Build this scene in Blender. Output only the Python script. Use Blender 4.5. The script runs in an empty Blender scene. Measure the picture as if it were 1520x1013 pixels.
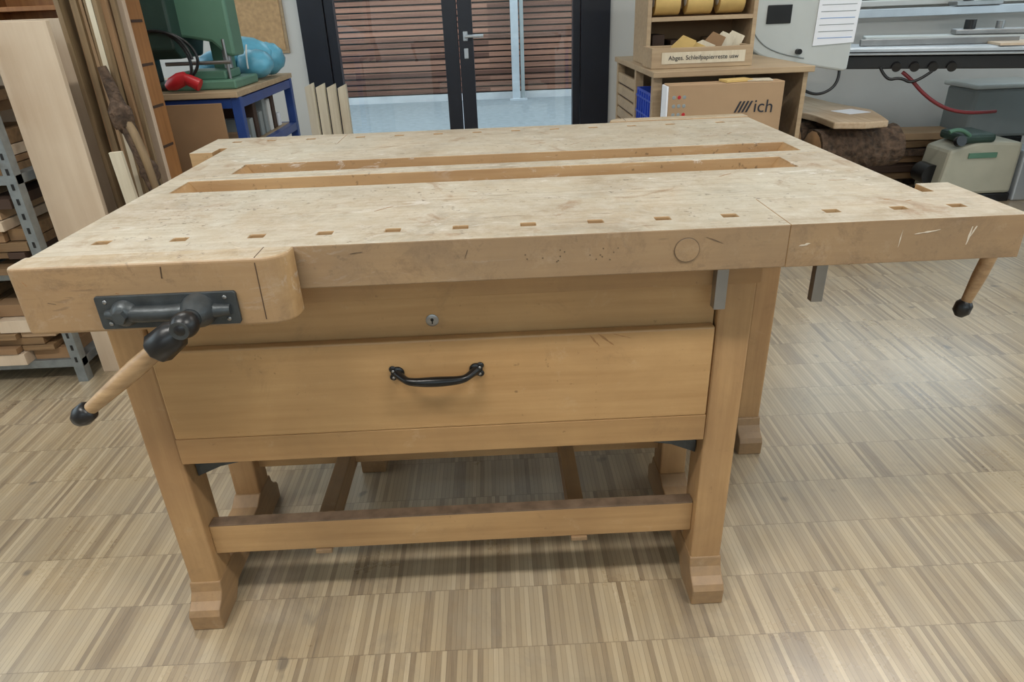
import bpy, bmesh, math, random
from mathutils import Vector, Matrix
random.seed(7)
S=bpy.context.scene
S.view_settings.view_transform='Standard'
S.view_settings.look='None'
S.view_settings.exposure=0.08
COL=S.collection

# ------------------------------------------------------------------ materials
def lin(c):
    return tuple(((v/255)/12.92 if v/255<=0.04045 else (((v/255)+0.055)/1.055)**2.4) for v in c)+(1,)
def newmat(n):
    m=bpy.data.materials.new(n); m.use_nodes=True
    nt=m.node_tree; b=nt.nodes['Principled BSDF']
    return m,nt,b
def N(nt,t,**k):
    n=nt.nodes.new(t)
    for a,v in k.items():
        if hasattr(n,a): setattr(n,a,v)
    return n
def flat(n,c,rough=.5,metal=0,var=.12,scale=12,bump=0.0):
    m,nt,b=newmat(n)
    tc=N(nt,'ShaderNodeTexCoord'); nz=N(nt,'ShaderNodeTexNoise'); nz.inputs['Scale'].default_value=scale; nz.inputs['Detail'].default_value=5
    nt.links.new(tc.outputs['Object'],nz.inputs['Vector'])
    r=N(nt,'ShaderNodeValToRGB'); L=lin(c)
    r.color_ramp.elements[0].position=.3; r.color_ramp.elements[1].position=.7
    r.color_ramp.elements[0].color=tuple(v*(1-var) for v in L[:3])+(1,)
    r.color_ramp.elements[1].color=tuple(min(1,v*(1+var)) for v in L[:3])+(1,)
    nt.links.new(nz.outputs['Fac'],r.inputs['Fac']); nt.links.new(r.outputs['Color'],b.inputs['Base Color'])
    b.inputs['Roughness'].default_value=rough; b.inputs['Metallic'].default_value=metal
    if bump:
        bp=N(nt,'ShaderNodeBump'); bp.inputs['Strength'].default_value=bump; bp.inputs['Distance'].default_value=.02
        nt.links.new(nz.outputs['Fac'],bp.inputs['Height']); nt.links.new(bp.outputs['Normal'],b.inputs['Normal'])
    return m
def wood(n,c1,c2,axis='x',rough=.5,worn=None,sidegrime=None,grain=1.0,ga=.65):
    m,nt,b=newmat(n); lk=nt.links.new
    tc=N(nt,'ShaderNodeTexCoord'); mp=N(nt,'ShaderNodeMapping')
    sc={'x':(3,60,60),'y':(60,3,60),'z':(60,60,3)}[axis]
    mp.inputs['Scale'].default_value=tuple(s*grain for s in sc)
    lk(tc.outputs['Object'],mp.inputs['Vector'])
    nz=N(nt,'ShaderNodeTexNoise'); nz.inputs['Scale'].default_value=1; nz.inputs['Detail'].default_value=6; nz.inputs['Roughness'].default_value=.6
    lk(mp.outputs['Vector'],nz.inputs['Vector'])
    n2=N(nt,'ShaderNodeTexNoise'); n2.inputs['Scale'].default_value=3.5; n2.inputs['Detail'].default_value=4
    lk(tc.outputs['Object'],n2.inputs['Vector'])
    ad=N(nt,'ShaderNodeMix'); ad.data_type='FLOAT'; ad.inputs[0].default_value=.5
    lk(nz.outputs['Fac'],ad.inputs[2]); lk(n2.outputs['Fac'],ad.inputs[3])
    r=N(nt,'ShaderNodeValToRGB'); r.color_ramp.elements[0].position=.36; r.color_ramp.elements[1].position=.64
    r.color_ramp.elements[0].color=lin(c2); r.color_ramp.elements[1].color=lin(c1)
    lk(ad.outputs[0],r.inputs['Fac']); out=r.outputs['Color']
    def mix(f,a,col=None,lnk=None,mode='MIX'):
        x=N(nt,'ShaderNodeMix'); x.data_type='RGBA'; x.blend_type=mode
        if isinstance(f,float): x.inputs[0].default_value=f
        else: lk(f,x.inputs[0])
        lk(a,x.inputs[6])
        if col: x.inputs[7].default_value=col
        else: lk(lnk,x.inputs[7])
        return x.outputs[2]
    def ramp(src,p0,p1,v0=0,v1=1):
        q=N(nt,'ShaderNodeMapRange'); q.inputs[1].default_value=p0;q.inputs[2].default_value=p1;q.inputs[3].default_value=v0;q.inputs[4].default_value=v1
        lk(src,q.inputs[0]); return q.outputs[0]
    def mul(a,bb):
        q=N(nt,'ShaderNodeMath'); q.operation='MULTIPLY'; lk(a,q.inputs[0])
        if isinstance(bb,float): q.inputs[1].default_value=bb
        else: lk(bb,q.inputs[1])
        return q.outputs[0]
    def noise(s,d=5,rg=.6,vec=None,dist=0):
        q=N(nt,'ShaderNodeTexNoise'); q.inputs['Scale'].default_value=s;q.inputs['Detail'].default_value=d;q.inputs['Roughness'].default_value=rg;q.inputs['Distortion'].default_value=dist
        lk(vec or tc.outputs['Object'],q.inputs['Vector']); return q.outputs['Fac']
    hgt=nz.outputs['Fac']
    if worn:
        ge=N(nt,'ShaderNodeNewGeometry'); sp=N(nt,'ShaderNodeSeparateXYZ'); lk(ge.outputs['Normal'],sp.inputs[0])
        sx=N(nt,'ShaderNodeSeparateXYZ'); lk(tc.outputs['Object'],sx.inputs[0])
        top=ramp(sp.outputs['Z'],.6,.9)
        big=ramp(noise(2.6,7,.7,dist=.8),.38,.60)
        w=N(nt,'ShaderNodeValToRGB'); w.color_ramp.elements[0].position=.32; w.color_ramp.elements[1].position=.68
        w.color_ramp.elements[0].color=lin(worn[1]); w.color_ramp.elements[1].color=lin(worn[0]); lk(ad.outputs[0],w.inputs['Fac'])
        wf=N(nt,'ShaderNodeMapRange'); wf.inputs[3].default_value=.70; wf.inputs[4].default_value=.97; lk(big,wf.inputs[0])
        out=mix(mul(top,wf.outputs[0]),out,lnk=w.outputs['Color'])
        mot=mul(ramp(noise(22,9,.8,dist=.2),.44,.64),top)
        out=mix(mul(mot,.38),out,col=lin((208,203,192)))
        mot2=mul(ramp(noise(13,9,.8,dist=.5),.52,.68),top)
        out=mix(mul(mot2,.5),out,col=lin((138,116,86)))
        gp=mul(ramp(noise(4.3,8,.75,dist=.9),.52,.70),top)
        out=mix(mul(gp,.45),out,col=lin((122,116,104)))
        mg=N(nt,'ShaderNodeMapping'); mg.inputs['Scale'].default_value=(4,170,10); lk(tc.outputs['Object'],mg.inputs['Vector'])
        gs=mul(ramp(noise(1.0,4,.6,mg.outputs[0]),.55,.70),top)
        out=mix(mul(gs,.35),out,col=lin((130,106,78)))
        mp2=N(nt,'ShaderNodeMapping'); mp2.inputs['Scale'].default_value=(7,24,20); mp2.inputs['Rotation'].default_value=(0,0,.6); lk(tc.outputs['Object'],mp2.inputs['Vector'])
        sm=mul(ramp(noise(1.0,8,.75,mp2.outputs[0],1.6),.57,.65),ramp(noise(3.1,2,.5),.42,.56))
        sm=mul(sm,ramp(sx.outputs['X'],-.3,.7,.4,1.0))
        out=mix(mul(sm,.7),out,col=lin((228,225,220)))
        st=mul(ramp(noise(7,5,.7,dist=1),.58,.68),top)
        out=mix(mul(st,.55),out,col=lin((136,102,68)))
        mp3=N(nt,'ShaderNodeMapping'); mp3.inputs['Scale'].default_value=(14,110,60); mp3.inputs['Rotation'].default_value=(0,0,-.35); lk(tc.outputs['Object'],mp3.inputs['Vector'])
        sc0=mul(ramp(noise(1.0,3,.5,mp3.outputs[0],.4),.67,.72),ramp(noise(4,3,.5),.46,.58))
        out=mix(mul(sc0,.6),out,col=lin((84,64,48)))
        sc1=mul(ramp(noise(75,3,.6),.62,.70),ramp(noise(5,3,.5),.42,.6))
        out=mix(mul(sc1,.6),out,col=lin((66,50,38)))
    if sidegrime:
        g=ramp(noise(5,6,.65,dist=.5),.35,.7)
        if worn:
            ysel=N(nt,'ShaderNodeMapRange'); ysel.inputs[1].default_value=.5; ysel.inputs[2].default_value=.9
            ab=N(nt,'ShaderNodeMath'); ab.operation='ABSOLUTE'; lk(sp.outputs['Y'],ab.inputs[0]); lk(ab.outputs[0],ysel.inputs[0])
            ysel=mul(ysel.outputs[0],ramp(sx.outputs['Y'],1.03,1.02))
            g=mul(g,ysel)
            out=mix(mul(ysel,.5),out,col=lin(sidegrime))
            g2=mul(ramp(noise(11,9,.8,dist=.5),.50,.66),ysel)
            out=mix(mul(g2,.55),out,col=lin((90,70,54)))
            g3=mul(ramp(noise(19,9,.8,dist=.3),.55,.70),ysel)
            out=mix(mul(g3,.35),out,col=lin((186,166,140)))
        out=mix(mul(g,ga),out,col=lin(sidegrime))
    if not worn and n.startswith('beech'):
        s1=mul(ramp(noise(60,4,.65),.66,.74),ramp(noise(4,3,.5),.45,.62))
        out=mix(mul(s1,.5),out,col=lin((84,60,40)))
        s2=ramp(noise(9,8,.75,dist=.6),.58,.74)
        out=mix(mul(s2,.4),out,col=lin((116,90,64)))
        s3=ramp(noise(14,8,.75,dist=.4),.60,.76)
        out=mix(mul(s3,.3),out,col=lin((204,182,152)))
    lk(out,b.inputs['Base Color'])
    b.inputs['Roughness'].default_value=rough
    bp=N(nt,'ShaderNodeBump'); bp.inputs['Strength'].default_value=.12; bp.inputs['Distance'].default_value=.004
    lk(hgt,bp.inputs['Height']); lk(bp.outputs['Normal'],b.inputs['Normal'])
    return m

M={}
M['top']=wood('beech_worn_top',(186,154,112),(160,126,88),'x',.5,worn=((190,183,166),(160,149,130)),sidegrime=(132,110,86))
M['jaw']=wood('beech_jaw',(186,152,108),(160,126,86),'x',.5,worn=((190,176,150),(158,140,114)),sidegrime=(148,120,90))
M['beech']=wood('beech_rail',(184,147,101),(160,123,81),'x',.5,sidegrime=(136,106,75),ga=.4)
M['beechz']=wood('beech_post',(182,145,100),(156,119,79),'z',.5,sidegrime=(134,102,73),ga=.45)
M['beechy']=wood('beech_foot',(170,134,92),(142,110,76),'y',.5,sidegrime=(120,101,80))
M['panel']=wood('beech_panel',(190,152,104),(170,131,85),'x',.46,sidegrime=(152,117,78),ga=.4)
M['panel2']=wood('beech_panel_dark',(176,139,93),(154,117,76),'x',.46,sidegrime=(138,106,72),ga=.45)
M['handlewood']=wood('handle_wood',(184,152,112),(142,112,80),'x',.45,grain=2)
M['iron']=flat('cast_iron_grey',(72,76,78),.42,.5,.25,40,.1)
M['black']=flat('black_plastic',(22,22,24),.35)
M['blackpaint']=flat('black_enamel',(20,19,19),.28,.2)
M['steel']=flat('steel',(150,150,150),.35,.9)
M['darkedge']=flat('worn_edge_dark',(104,86,70),.22,0,.3,30)
M['seam']=flat('joint_line',(84,62,44),.7)
M['dent']=flat('dent_brown',(104,84,64),.7)  # plain dark brown for dents, dark marks and the plug ring
M['paint']=flat('white_paint_smear',(196,184,166),.7,0,.1,60)
M['stain']=flat('dark_stain',(150,110,70),.6,0,.15,40)
M['hole']=flat('hole_interior',(54,38,26),.8)
M['pale']=wood('pale_plywood',(210,190,166),(192,168,142),'z',.6,grain=.5)
M['pink']=wood('board_pinkish',(208,186,164),(186,160,136),'z',.6,grain=.6)
M['brownz']=wood('lath_brown',(146,122,90),(104,84,60),'z',.6)
M['brownx']=wood('lumber_brown',(144,114,80),(102,78,54),'x',.65)
M['orange']=wood('cabinet_orange',(168,116,68),(136,90,50),'z',.5)
M['dkbrown']=flat('dark_brown',(66,46,34),.7)
M['whitewood']=wood('whitish_boards',(216,206,184),(192,178,154),'z',.6)
M['desk']=wood('desk_wood',(182,158,126),(152,128,100),'x',.5)
M['cork']=flat('cork',(190,156,116),.9,0,.15,40)
M['card']=flat('cardboard',(170,140,108),.8,0,.08,6)
M['card2']=flat('cardboard_brown',(144,112,80),.8,0,.1,6)
M['blue']=flat('blue_frame',(36,64,126),.4)
M['crate']=flat('blue_crate',(34,66,170),.45)
M['green']=flat('machine_green',(88,126,106),.45,.1,.1,5)
M['greendk']=flat('machine_green_dark',(40,62,54),.5)
M['turq']=flat('turquoise_plastic',(92,160,186),.35,0,.3,10)
M['red']=flat('red_plug',(180,34,40),.4)
M['hose']=flat('red_hose',(120,40,44),.5)
M['white']=flat('white_wall',(206,205,202),.8,0,.04,3)
M['greywall']=flat('grey_wall',(170,170,166),.8,0,.05,3)
M['ceil']=flat('ceiling_white',(225,225,222),.9,0,.03,2)
M['frame']=flat('dark_navy_frame',(20,24,36),.4)
M['alu']=flat('aluminium',(186,192,198),.35,.5,.08,8)
M['machine']=flat('machine_light_grey',(190,194,192),.45,0,.05,4)
M['machgrey']=flat('machine_mid_grey',(136,142,142),.5,0,.08,5)
M['beige']=flat('machine_beige',(172,169,152),.55,0,.1,6)
M['paper']=flat('paper',(232,234,240),.7,0,.02)
M['ink']=flat('ink',(40,42,50),.7)
M['inkblue']=flat('ink_blue',(120,150,200),.7)
M['bark']=flat('bark',(84,66,52),.9,0,.6,34,1.0)
M['logend']=flat('log_endgrain',(166,130,94),.8,0,.2,20)
M['slab']=wood('raw_slab',(200,178,150),(170,142,112),'y',.6)
M['sand']=flat('abrasive_paper',(200,168,104),.8,0,.15,10)
M['conc']=flat('concrete_outside',(170,172,174),.9,0,.12,4)
M['asph']=flat('asphalt',(122,130,134),.85,0,.15,14)
M['galv']=flat('galvanised',(140,146,148),.45,.6,.15,30)

def cladmat():
    m,nt,b=newmat('larch_cladding'); lk=nt.links.new
    tc=N(nt,'ShaderNodeTexCoord'); sp=N(nt,'ShaderNodeSeparateXYZ'); lk(tc.outputs['Object'],sp.inputs[0])
    dv=N(nt,'ShaderNodeMath'); dv.operation='DIVIDE'; dv.inputs[1].default_value=.075; lk(sp.outputs['Z'],dv.inputs[0])
    fl=N(nt,'ShaderNodeMath'); fl.operation='FLOOR'; lk(dv.outputs[0],fl.inputs[0])
    d2=N(nt,'ShaderNodeMath'); d2.operation='DIVIDE'; d2.inputs[1].default_value=2.4; lk(sp.outputs['X'],d2.inputs[0])
    f2=N(nt,'ShaderNodeMath'); f2.operation='FLOOR'; lk(d2.outputs[0],f2.inputs[0])
    cb=N(nt,'ShaderNodeCombineXYZ'); lk(fl.outputs[0],cb.inputs[0]); lk(f2.outputs[0],cb.inputs[1])
    wn=N(nt,'ShaderNodeTexWhiteNoise'); lk(cb.outputs[0],wn.inputs['Vector'])
    mp=N(nt,'ShaderNodeMapping'); mp.inputs['Scale'].default_value=(2,10,60); lk(tc.outputs['Object'],mp.inputs[0])
    nz=N(nt,'ShaderNodeTexNoise'); nz.inputs['Scale'].default_value=1; nz.inputs['Detail'].default_value=5; lk(mp.outputs[0],nz.inputs['Vector'])
    mx=N(nt,'ShaderNodeMix'); mx.data_type='FLOAT'; mx.inputs[0].default_value=.5; lk(wn.outputs['Value'],mx.inputs[2]); lk(nz.outputs['Fac'],mx.inputs[3])
    r=N(nt,'ShaderNodeValToRGB'); e=r.color_ramp.elements; e[0].position=.25;e[0].color=lin((78,48,38)); e[1].position=.8; e[1].color=lin((156,112,92))
    lk(mx.outputs[0],r.inputs[0]); lk(r.outputs[0],b.inputs['Base Color']); b.inputs['Roughness'].default_value=.8
    return m
M['clad']=cladmat()

def floormat():
    m,nt,b=newmat('industrial_parquet'); lk=nt.links.new
    tc=N(nt,'ShaderNodeTexCoord'); sp=N(nt,'ShaderNodeSeparateXYZ'); lk(tc.outputs['Object'],sp.inputs[0])
    def math_(op,a,bb=None,v=None):
        q=N(nt,'ShaderNodeMath'); q.operation=op
        lk(a,q.inputs[0])
        if bb is not None: lk(bb,q.inputs[1])
        elif v is not None: q.inputs[1].default_value=v
        return q.outputs[0]
    def rng(src,a,b_,c,d):
        q=N(nt,'ShaderNodeMapRange'); q.inputs[1].default_value=a;q.inputs[2].default_value=b_;q.inputs[3].default_value=c;q.inputs[4].default_value=d; lk(src,q.inputs[0]); return q.outputs[0]
    def nz_(s,d,r_,dist=0,scale=None,rot=0):
        q=N(nt,'ShaderNodeTexNoise'); q.inputs['Scale'].default_value=s;q.inputs['Detail'].default_value=d;q.inputs['Roughness'].default_value=r_;q.inputs['Distortion'].default_value=dist
        if scale:
            mp=N(nt,'ShaderNodeMapping'); mp.inputs['Scale'].default_value=scale; mp.inputs['Rotation'].default_value=(0,0,rot); lk(tc.outputs['Object'],mp.inputs[0]); lk(mp.outputs[0],q.inputs['Vector'])
        else: lk(tc.outputs['Object'],q.inputs['Vector'])
        return q.outputs['Fac']
    def cmix(f,a,col):
        x=N(nt,'ShaderNodeMix'); x.data_type='RGBA'; lk(f,x.inputs[0]); lk(a,x.inputs[6]); x.inputs[7].default_value=lin(col); return x.outputs[2]
    yb=math_('DIVIDE',sp.outputs['Y'],v=.16); yi=math_('FLOOR',yb); yfr=math_('FRACT',yb)
    w0=N(nt,'ShaderNodeTexWhiteNoise'); w0.noise_dimensions='1D'; lk(yi,w0.inputs['W'])
    xo=math_('ADD',math_('DIVIDE',sp.outputs['X'],v=.0105),w0.outputs['Value'])
    xi=math_('FLOOR',xo); xfr=math_('FRACT',xo)
    cb=N(nt,'ShaderNodeCombineXYZ'); lk(xi,cb.inputs[0]); lk(yi,cb.inputs[1])
    wn=N(nt,'ShaderNodeTexWhiteNoise'); lk(cb.outputs[0],wn.inputs['Vector'])
    bx=math_('FLOOR',math_('DIVIDE',sp.outputs['X'],v=.32)); c2=N(nt,'ShaderNodeCombineXYZ'); lk(bx,c2.inputs[0]); lk(yi,c2.inputs[1])
    w2=N(nt,'ShaderNodeTexWhiteNoise'); lk(c2.outputs[0],w2.inputs['Vector'])
    r=N(nt,'ShaderNodeValToRGB'); cr=r.color_ramp; cr.elements[0].position=0; cr.elements[0].color=lin((104,84,62)); cr.elements[1].position=1; cr.elements[1].color=lin((208,190,160))
    for p,c in ((.15,(130,109,83)),(.32,(156,135,105)),(.6,(171,150,118)),(.85,(187,167,135))):
        e=cr.elements.new(p); e.color=lin(c)
    v=math_('ADD',math_('MULTIPLY',wn.outputs['Value'],v=.7),math_('MULTIPLY',nz_(1,3,.5,0,(300,14,1)),v=.3))
    v=math_('ADD',v,math_('MULTIPLY',math_('SUBTRACT',w2.outputs['Value'],v=.5),v=.10))
    lk(v,r.inputs[0]); out=r.outputs[0]
    g=nz_(1.7,9,.7)
    out=cmix(rng(g,.35,.66,0,.5),out,(158,151,137))
    out=cmix(rng(nz_(3.2,9,.75,.6),.54,.72,0,.45),out,(112,104,94))
    out=cmix(math_('MULTIPLY',rng(nz_(1,5,.6,.8,(26,3,1),.5),.66,.72,0,.4),rng(nz_(2.3,2,.5),.45,.6,0,1)),out,(96,90,84))
    s1=math_('LESS_THAN',xfr,v=.09); s2=math_('LESS_THAN',yfr,v=.012); s=math_('MAXIMUM',s1,s2)
    out=cmix(math_('MULTIPLY',s,v=.45),out,(80,64,48))
    out=cmix(rng(nz_(9,2,.5),.70,.74,0,.55),out,(76,72,70))
    lk(out,b.inputs['Base Color'])
    lk(rng(g,.3,.7,.22,.42),b.inputs['Roughness'])
    b.inputs['IOR'].default_value=1.6
    b.inputs['Coat Weight'].default_value=.6; b.inputs['Coat Roughness'].default_value=.28; b.inputs['Coat IOR'].default_value=1.6
    return m
M['floor']=floormat()
def glassmat():
    m,nt,b=newmat('window_glass'); lk=nt.links.new; nt.nodes.remove(b)
    o=nt.nodes['Material Output']; t=N(nt,'ShaderNodeBsdfTransparent'); g=N(nt,'ShaderNodeBsdfGlossy'); g.inputs['Roughness'].default_value=.02
    t.inputs[0].default_value=(.93,.97,.96,1)
    mx=N(nt,'ShaderNodeMixShader'); mx.inputs[0].default_value=.05; lk(t.outputs[0],mx.inputs[1]); lk(g.outputs[0],mx.inputs[2]); lk(mx.outputs[0],o.inputs['Surface'])
    return m
M['glass']=glassmat()
def emis(n,c,s):
    m,nt,b=newmat(n); b.inputs['Emission Color'].default_value=lin(c); b.inputs['Emission Strength'].default_value=s; b.inputs['Base Color'].default_value=lin(c); return m
M['tube']=emis('lamp_diffuser',(255,250,240),3)

# ------------------------------------------------------------------ helpers
PAR=[None]
def grp(name,loc=(0,0,0),rot=0):
    e=bpy.data.objects.new(name,None); COL.objects.link(e); e.location=loc; e.rotation_euler=(0,0,rot); e.empty_display_size=.1
    PAR[0]=e; return e
def nogrp(): PAR[0]=None
def fin(name,bm,mat,bev=0,smooth=False,seg=2):
    bmesh.ops.recalc_face_normals(bm,faces=bm.faces)
    me=bpy.data.meshes.new(name); bm.to_mesh(me); bm.free()
    o=bpy.data.objects.new(name,me); COL.objects.link(o)
    me.materials.append(M[mat])
    if PAR[0]: o.parent=PAR[0]
    if bev:
        md=o.modifiers.new('bevel','BEVEL'); md.width=bev; md.segments=seg; md.limit_method='ANGLE'; md.angle_limit=math.radians(35)
    if smooth:
        for p in me.polygons: p.use_smooth=True
    return o
def box(name,x0,x1,y0,y1,z0,z1,mat,bev=.002,rz=0,rx=0,ry=0):
    bm=bmesh.new(); bmesh.ops.create_cube(bm,size=1)
    c=Vector(((x0+x1)/2,(y0+y1)/2,(z0+z1)/2))
    R=Matrix.Rotation(rz,3,'Z')@Matrix.Rotation(ry,3,'Y')@Matrix.Rotation(rx,3,'X')
    for v in bm.verts:
        v.co=R@Vector((v.co.x*(x1-x0),v.co.y*(y1-y0),v.co.z*(z1-z0)))+c
    return fin(name,bm,mat,bev)
def prism(name,pts,axis,a0,a1,mat,bev=0,smooth=False,seg=2):
    bm=bmesh.new()
    def mk(p,a):
        return {'x':(a,p[0],p[1]),'y':(p[0],a,p[1]),'z':(p[0],p[1],a)}[axis]
    A=[bm.verts.new(mk(p,a0)) for p in pts]; B=[bm.verts.new(mk(p,a1)) for p in pts]
    bm.faces.new(A); bm.faces.new(B[::-1]); n=len(pts)
    for i in range(n): bm.faces.new((A[i],A[(i+1)%n],B[(i+1)%n],B[i]))
    return fin(name,bm,mat,bev,smooth,seg)
def plate(name,us,vs,filled,w0,w1,mat,axis='z',bev=.0015):
    us=sorted(set(us)); vs=sorted(set(vs)); bm=bmesh.new(); V={}
    def g(i,j,k):
        if (i,j,k) not in V:
            w=(w0,w1)[k]; u,v=us[i],vs[j]
            V[(i,j,k)]=bm.verts.new((u,v,w) if axis=='z' else ((u,w,v) if axis=='y' else (w,u,v)))
        return V[(i,j,k)]
    nu,nv=len(us)-1,len(vs)-1
    F=[[filled((us[i]+us[i+1])/2,(vs[j]+vs[j+1])/2) for j in range(nv)] for i in range(nu)]
    ok=lambda i,j:0<=i<nu and 0<=j<nv and F[i][j]
    for i in range(nu):
        for j in range(nv):
            if not F[i][j]: continue
            for k in (0,1): bm.faces.new((g(i,j,k),g(i+1,j,k),g(i+1,j+1,k),g(i,j+1,k)))
            if not ok(i-1,j): bm.faces.new((g(i,j,0),g(i,j+1,0),g(i,j+1,1),g(i,j,1)))
            if not ok(i+1,j): bm.faces.new((g(i+1,j,0),g(i+1,j+1,0),g(i+1,j+1,1),g(i+1,j,1)))
            if not ok(i,j-1): bm.faces.new((g(i,j,0),g(i+1,j,0),g(i+1,j,1),g(i,j,1)))
            if not ok(i,j+1): bm.faces.new((g(i,j+1,0),g(i+1,j+1,0),g(i+1,j+1,1),g(i,j+1,1)))
    return fin(name,bm,mat,bev)
def rev(name,p0,p1,prof,mat,seg=24,smooth=True):
    p0=Vector(p0);p1=Vector(p1); d=(p1-p0); L=d.length; d.normalize()
    q=d.to_track_quat('Z','Y'); bm=bmesh.new(); rings=[]
    for t,r in prof:
        rings.append([bm.verts.new(p0+q@Vector((r*math.cos(a),r*math.sin(a),t*L))) for a in [2*math.pi*i/seg for i in range(seg)]])
    for a,b in zip(rings,rings[1:]):
        for i in range(seg): bm.faces.new((a[i],a[(i+1)%seg],b[(i+1)%seg],b[i]))
    bm.faces.new(rings[0]); bm.faces.new(rings[-1][::-1])
    o=fin(name,bm,mat,0,smooth)
    if smooth:
        md=o.modifiers.new('es','EDGE_SPLIT'); md.split_angle=math.radians(50)
    return o
def cyl(name,p0,p1,r,mat,seg=24,r1=None): return rev(name,p0,p1,[(0,r),(1,r if r1 is None else r1)],mat,seg)
def ball(name,c,r,mat,sc=(1,1,1),noise=0,sub=3):
    bm=bmesh.new(); bmesh.ops.create_icosphere(bm,subdivisions=sub,radius=1)
    for v in bm.verts:
        k=1+noise*(random.random()-.5)
        v.co=Vector((v.co.x*r*sc[0]*k+c[0],v.co.y*r*sc[1]*k+c[1],v.co.z*r*sc[2]*k+c[2]))
    return fin(name,bm,mat,0,True)
def tube(name,pts,r,mat,taper=None):
    cu=bpy.data.curves.new(name,'CURVE'); cu.dimensions='3D'; cu.bevel_depth=r; cu.bevel_resolution=4; cu.use_fill_caps=True
    s=cu.splines.new('NURBS'); s.points.add(len(pts)-1)
    for i,p in enumerate(pts):
        s.points[i].co=(*p,1)
        if taper: s.points[i].radius=taper[i]
    s.use_endpoint_u=True; s.order_u=3; cu.materials.append(M[mat])
    o=bpy.data.objects.new(name,cu); COL.objects.link(o)
    if PAR[0]: o.parent=PAR[0]
    return o
def text(name,s,size,mat,mw):
    cu=bpy.data.curves.new(name,'FONT'); cu.body=s; cu.size=size; cu.extrude=.0004; cu.materials.append(M[mat]); cu.align_x='CENTER'; cu.align_y='CENTER'
    o=bpy.data.objects.new(name,cu); COL.objects.link(o); o.matrix_world=mw
    if PAR[0]: o.parent=PAR[0]
    return o
def smear(name,c,L,Wd,ang,axis,a0,a1,mat,rnd):
    n=7; up=[];dn=[]
    for i in range(n):
        t=i/(n-1)-.5; hw=Wd*.5*math.sqrt(max(.04,1-4*t*t))*rnd.uniform(.5,1.2)
        up.append((t*L,hw+rnd.uniform(-.2,.2)*Wd)); dn.append((t*L,-hw+rnd.uniform(-.2,.2)*Wd))
    pts=up+dn[::-1]; ca,sa=math.cos(ang),math.sin(ang)
    prism(name,[(c[0]+x*ca-y*sa,c[1]+x*sa+y*ca) for x,y in pts],axis,a0,a1,mat)

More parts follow.
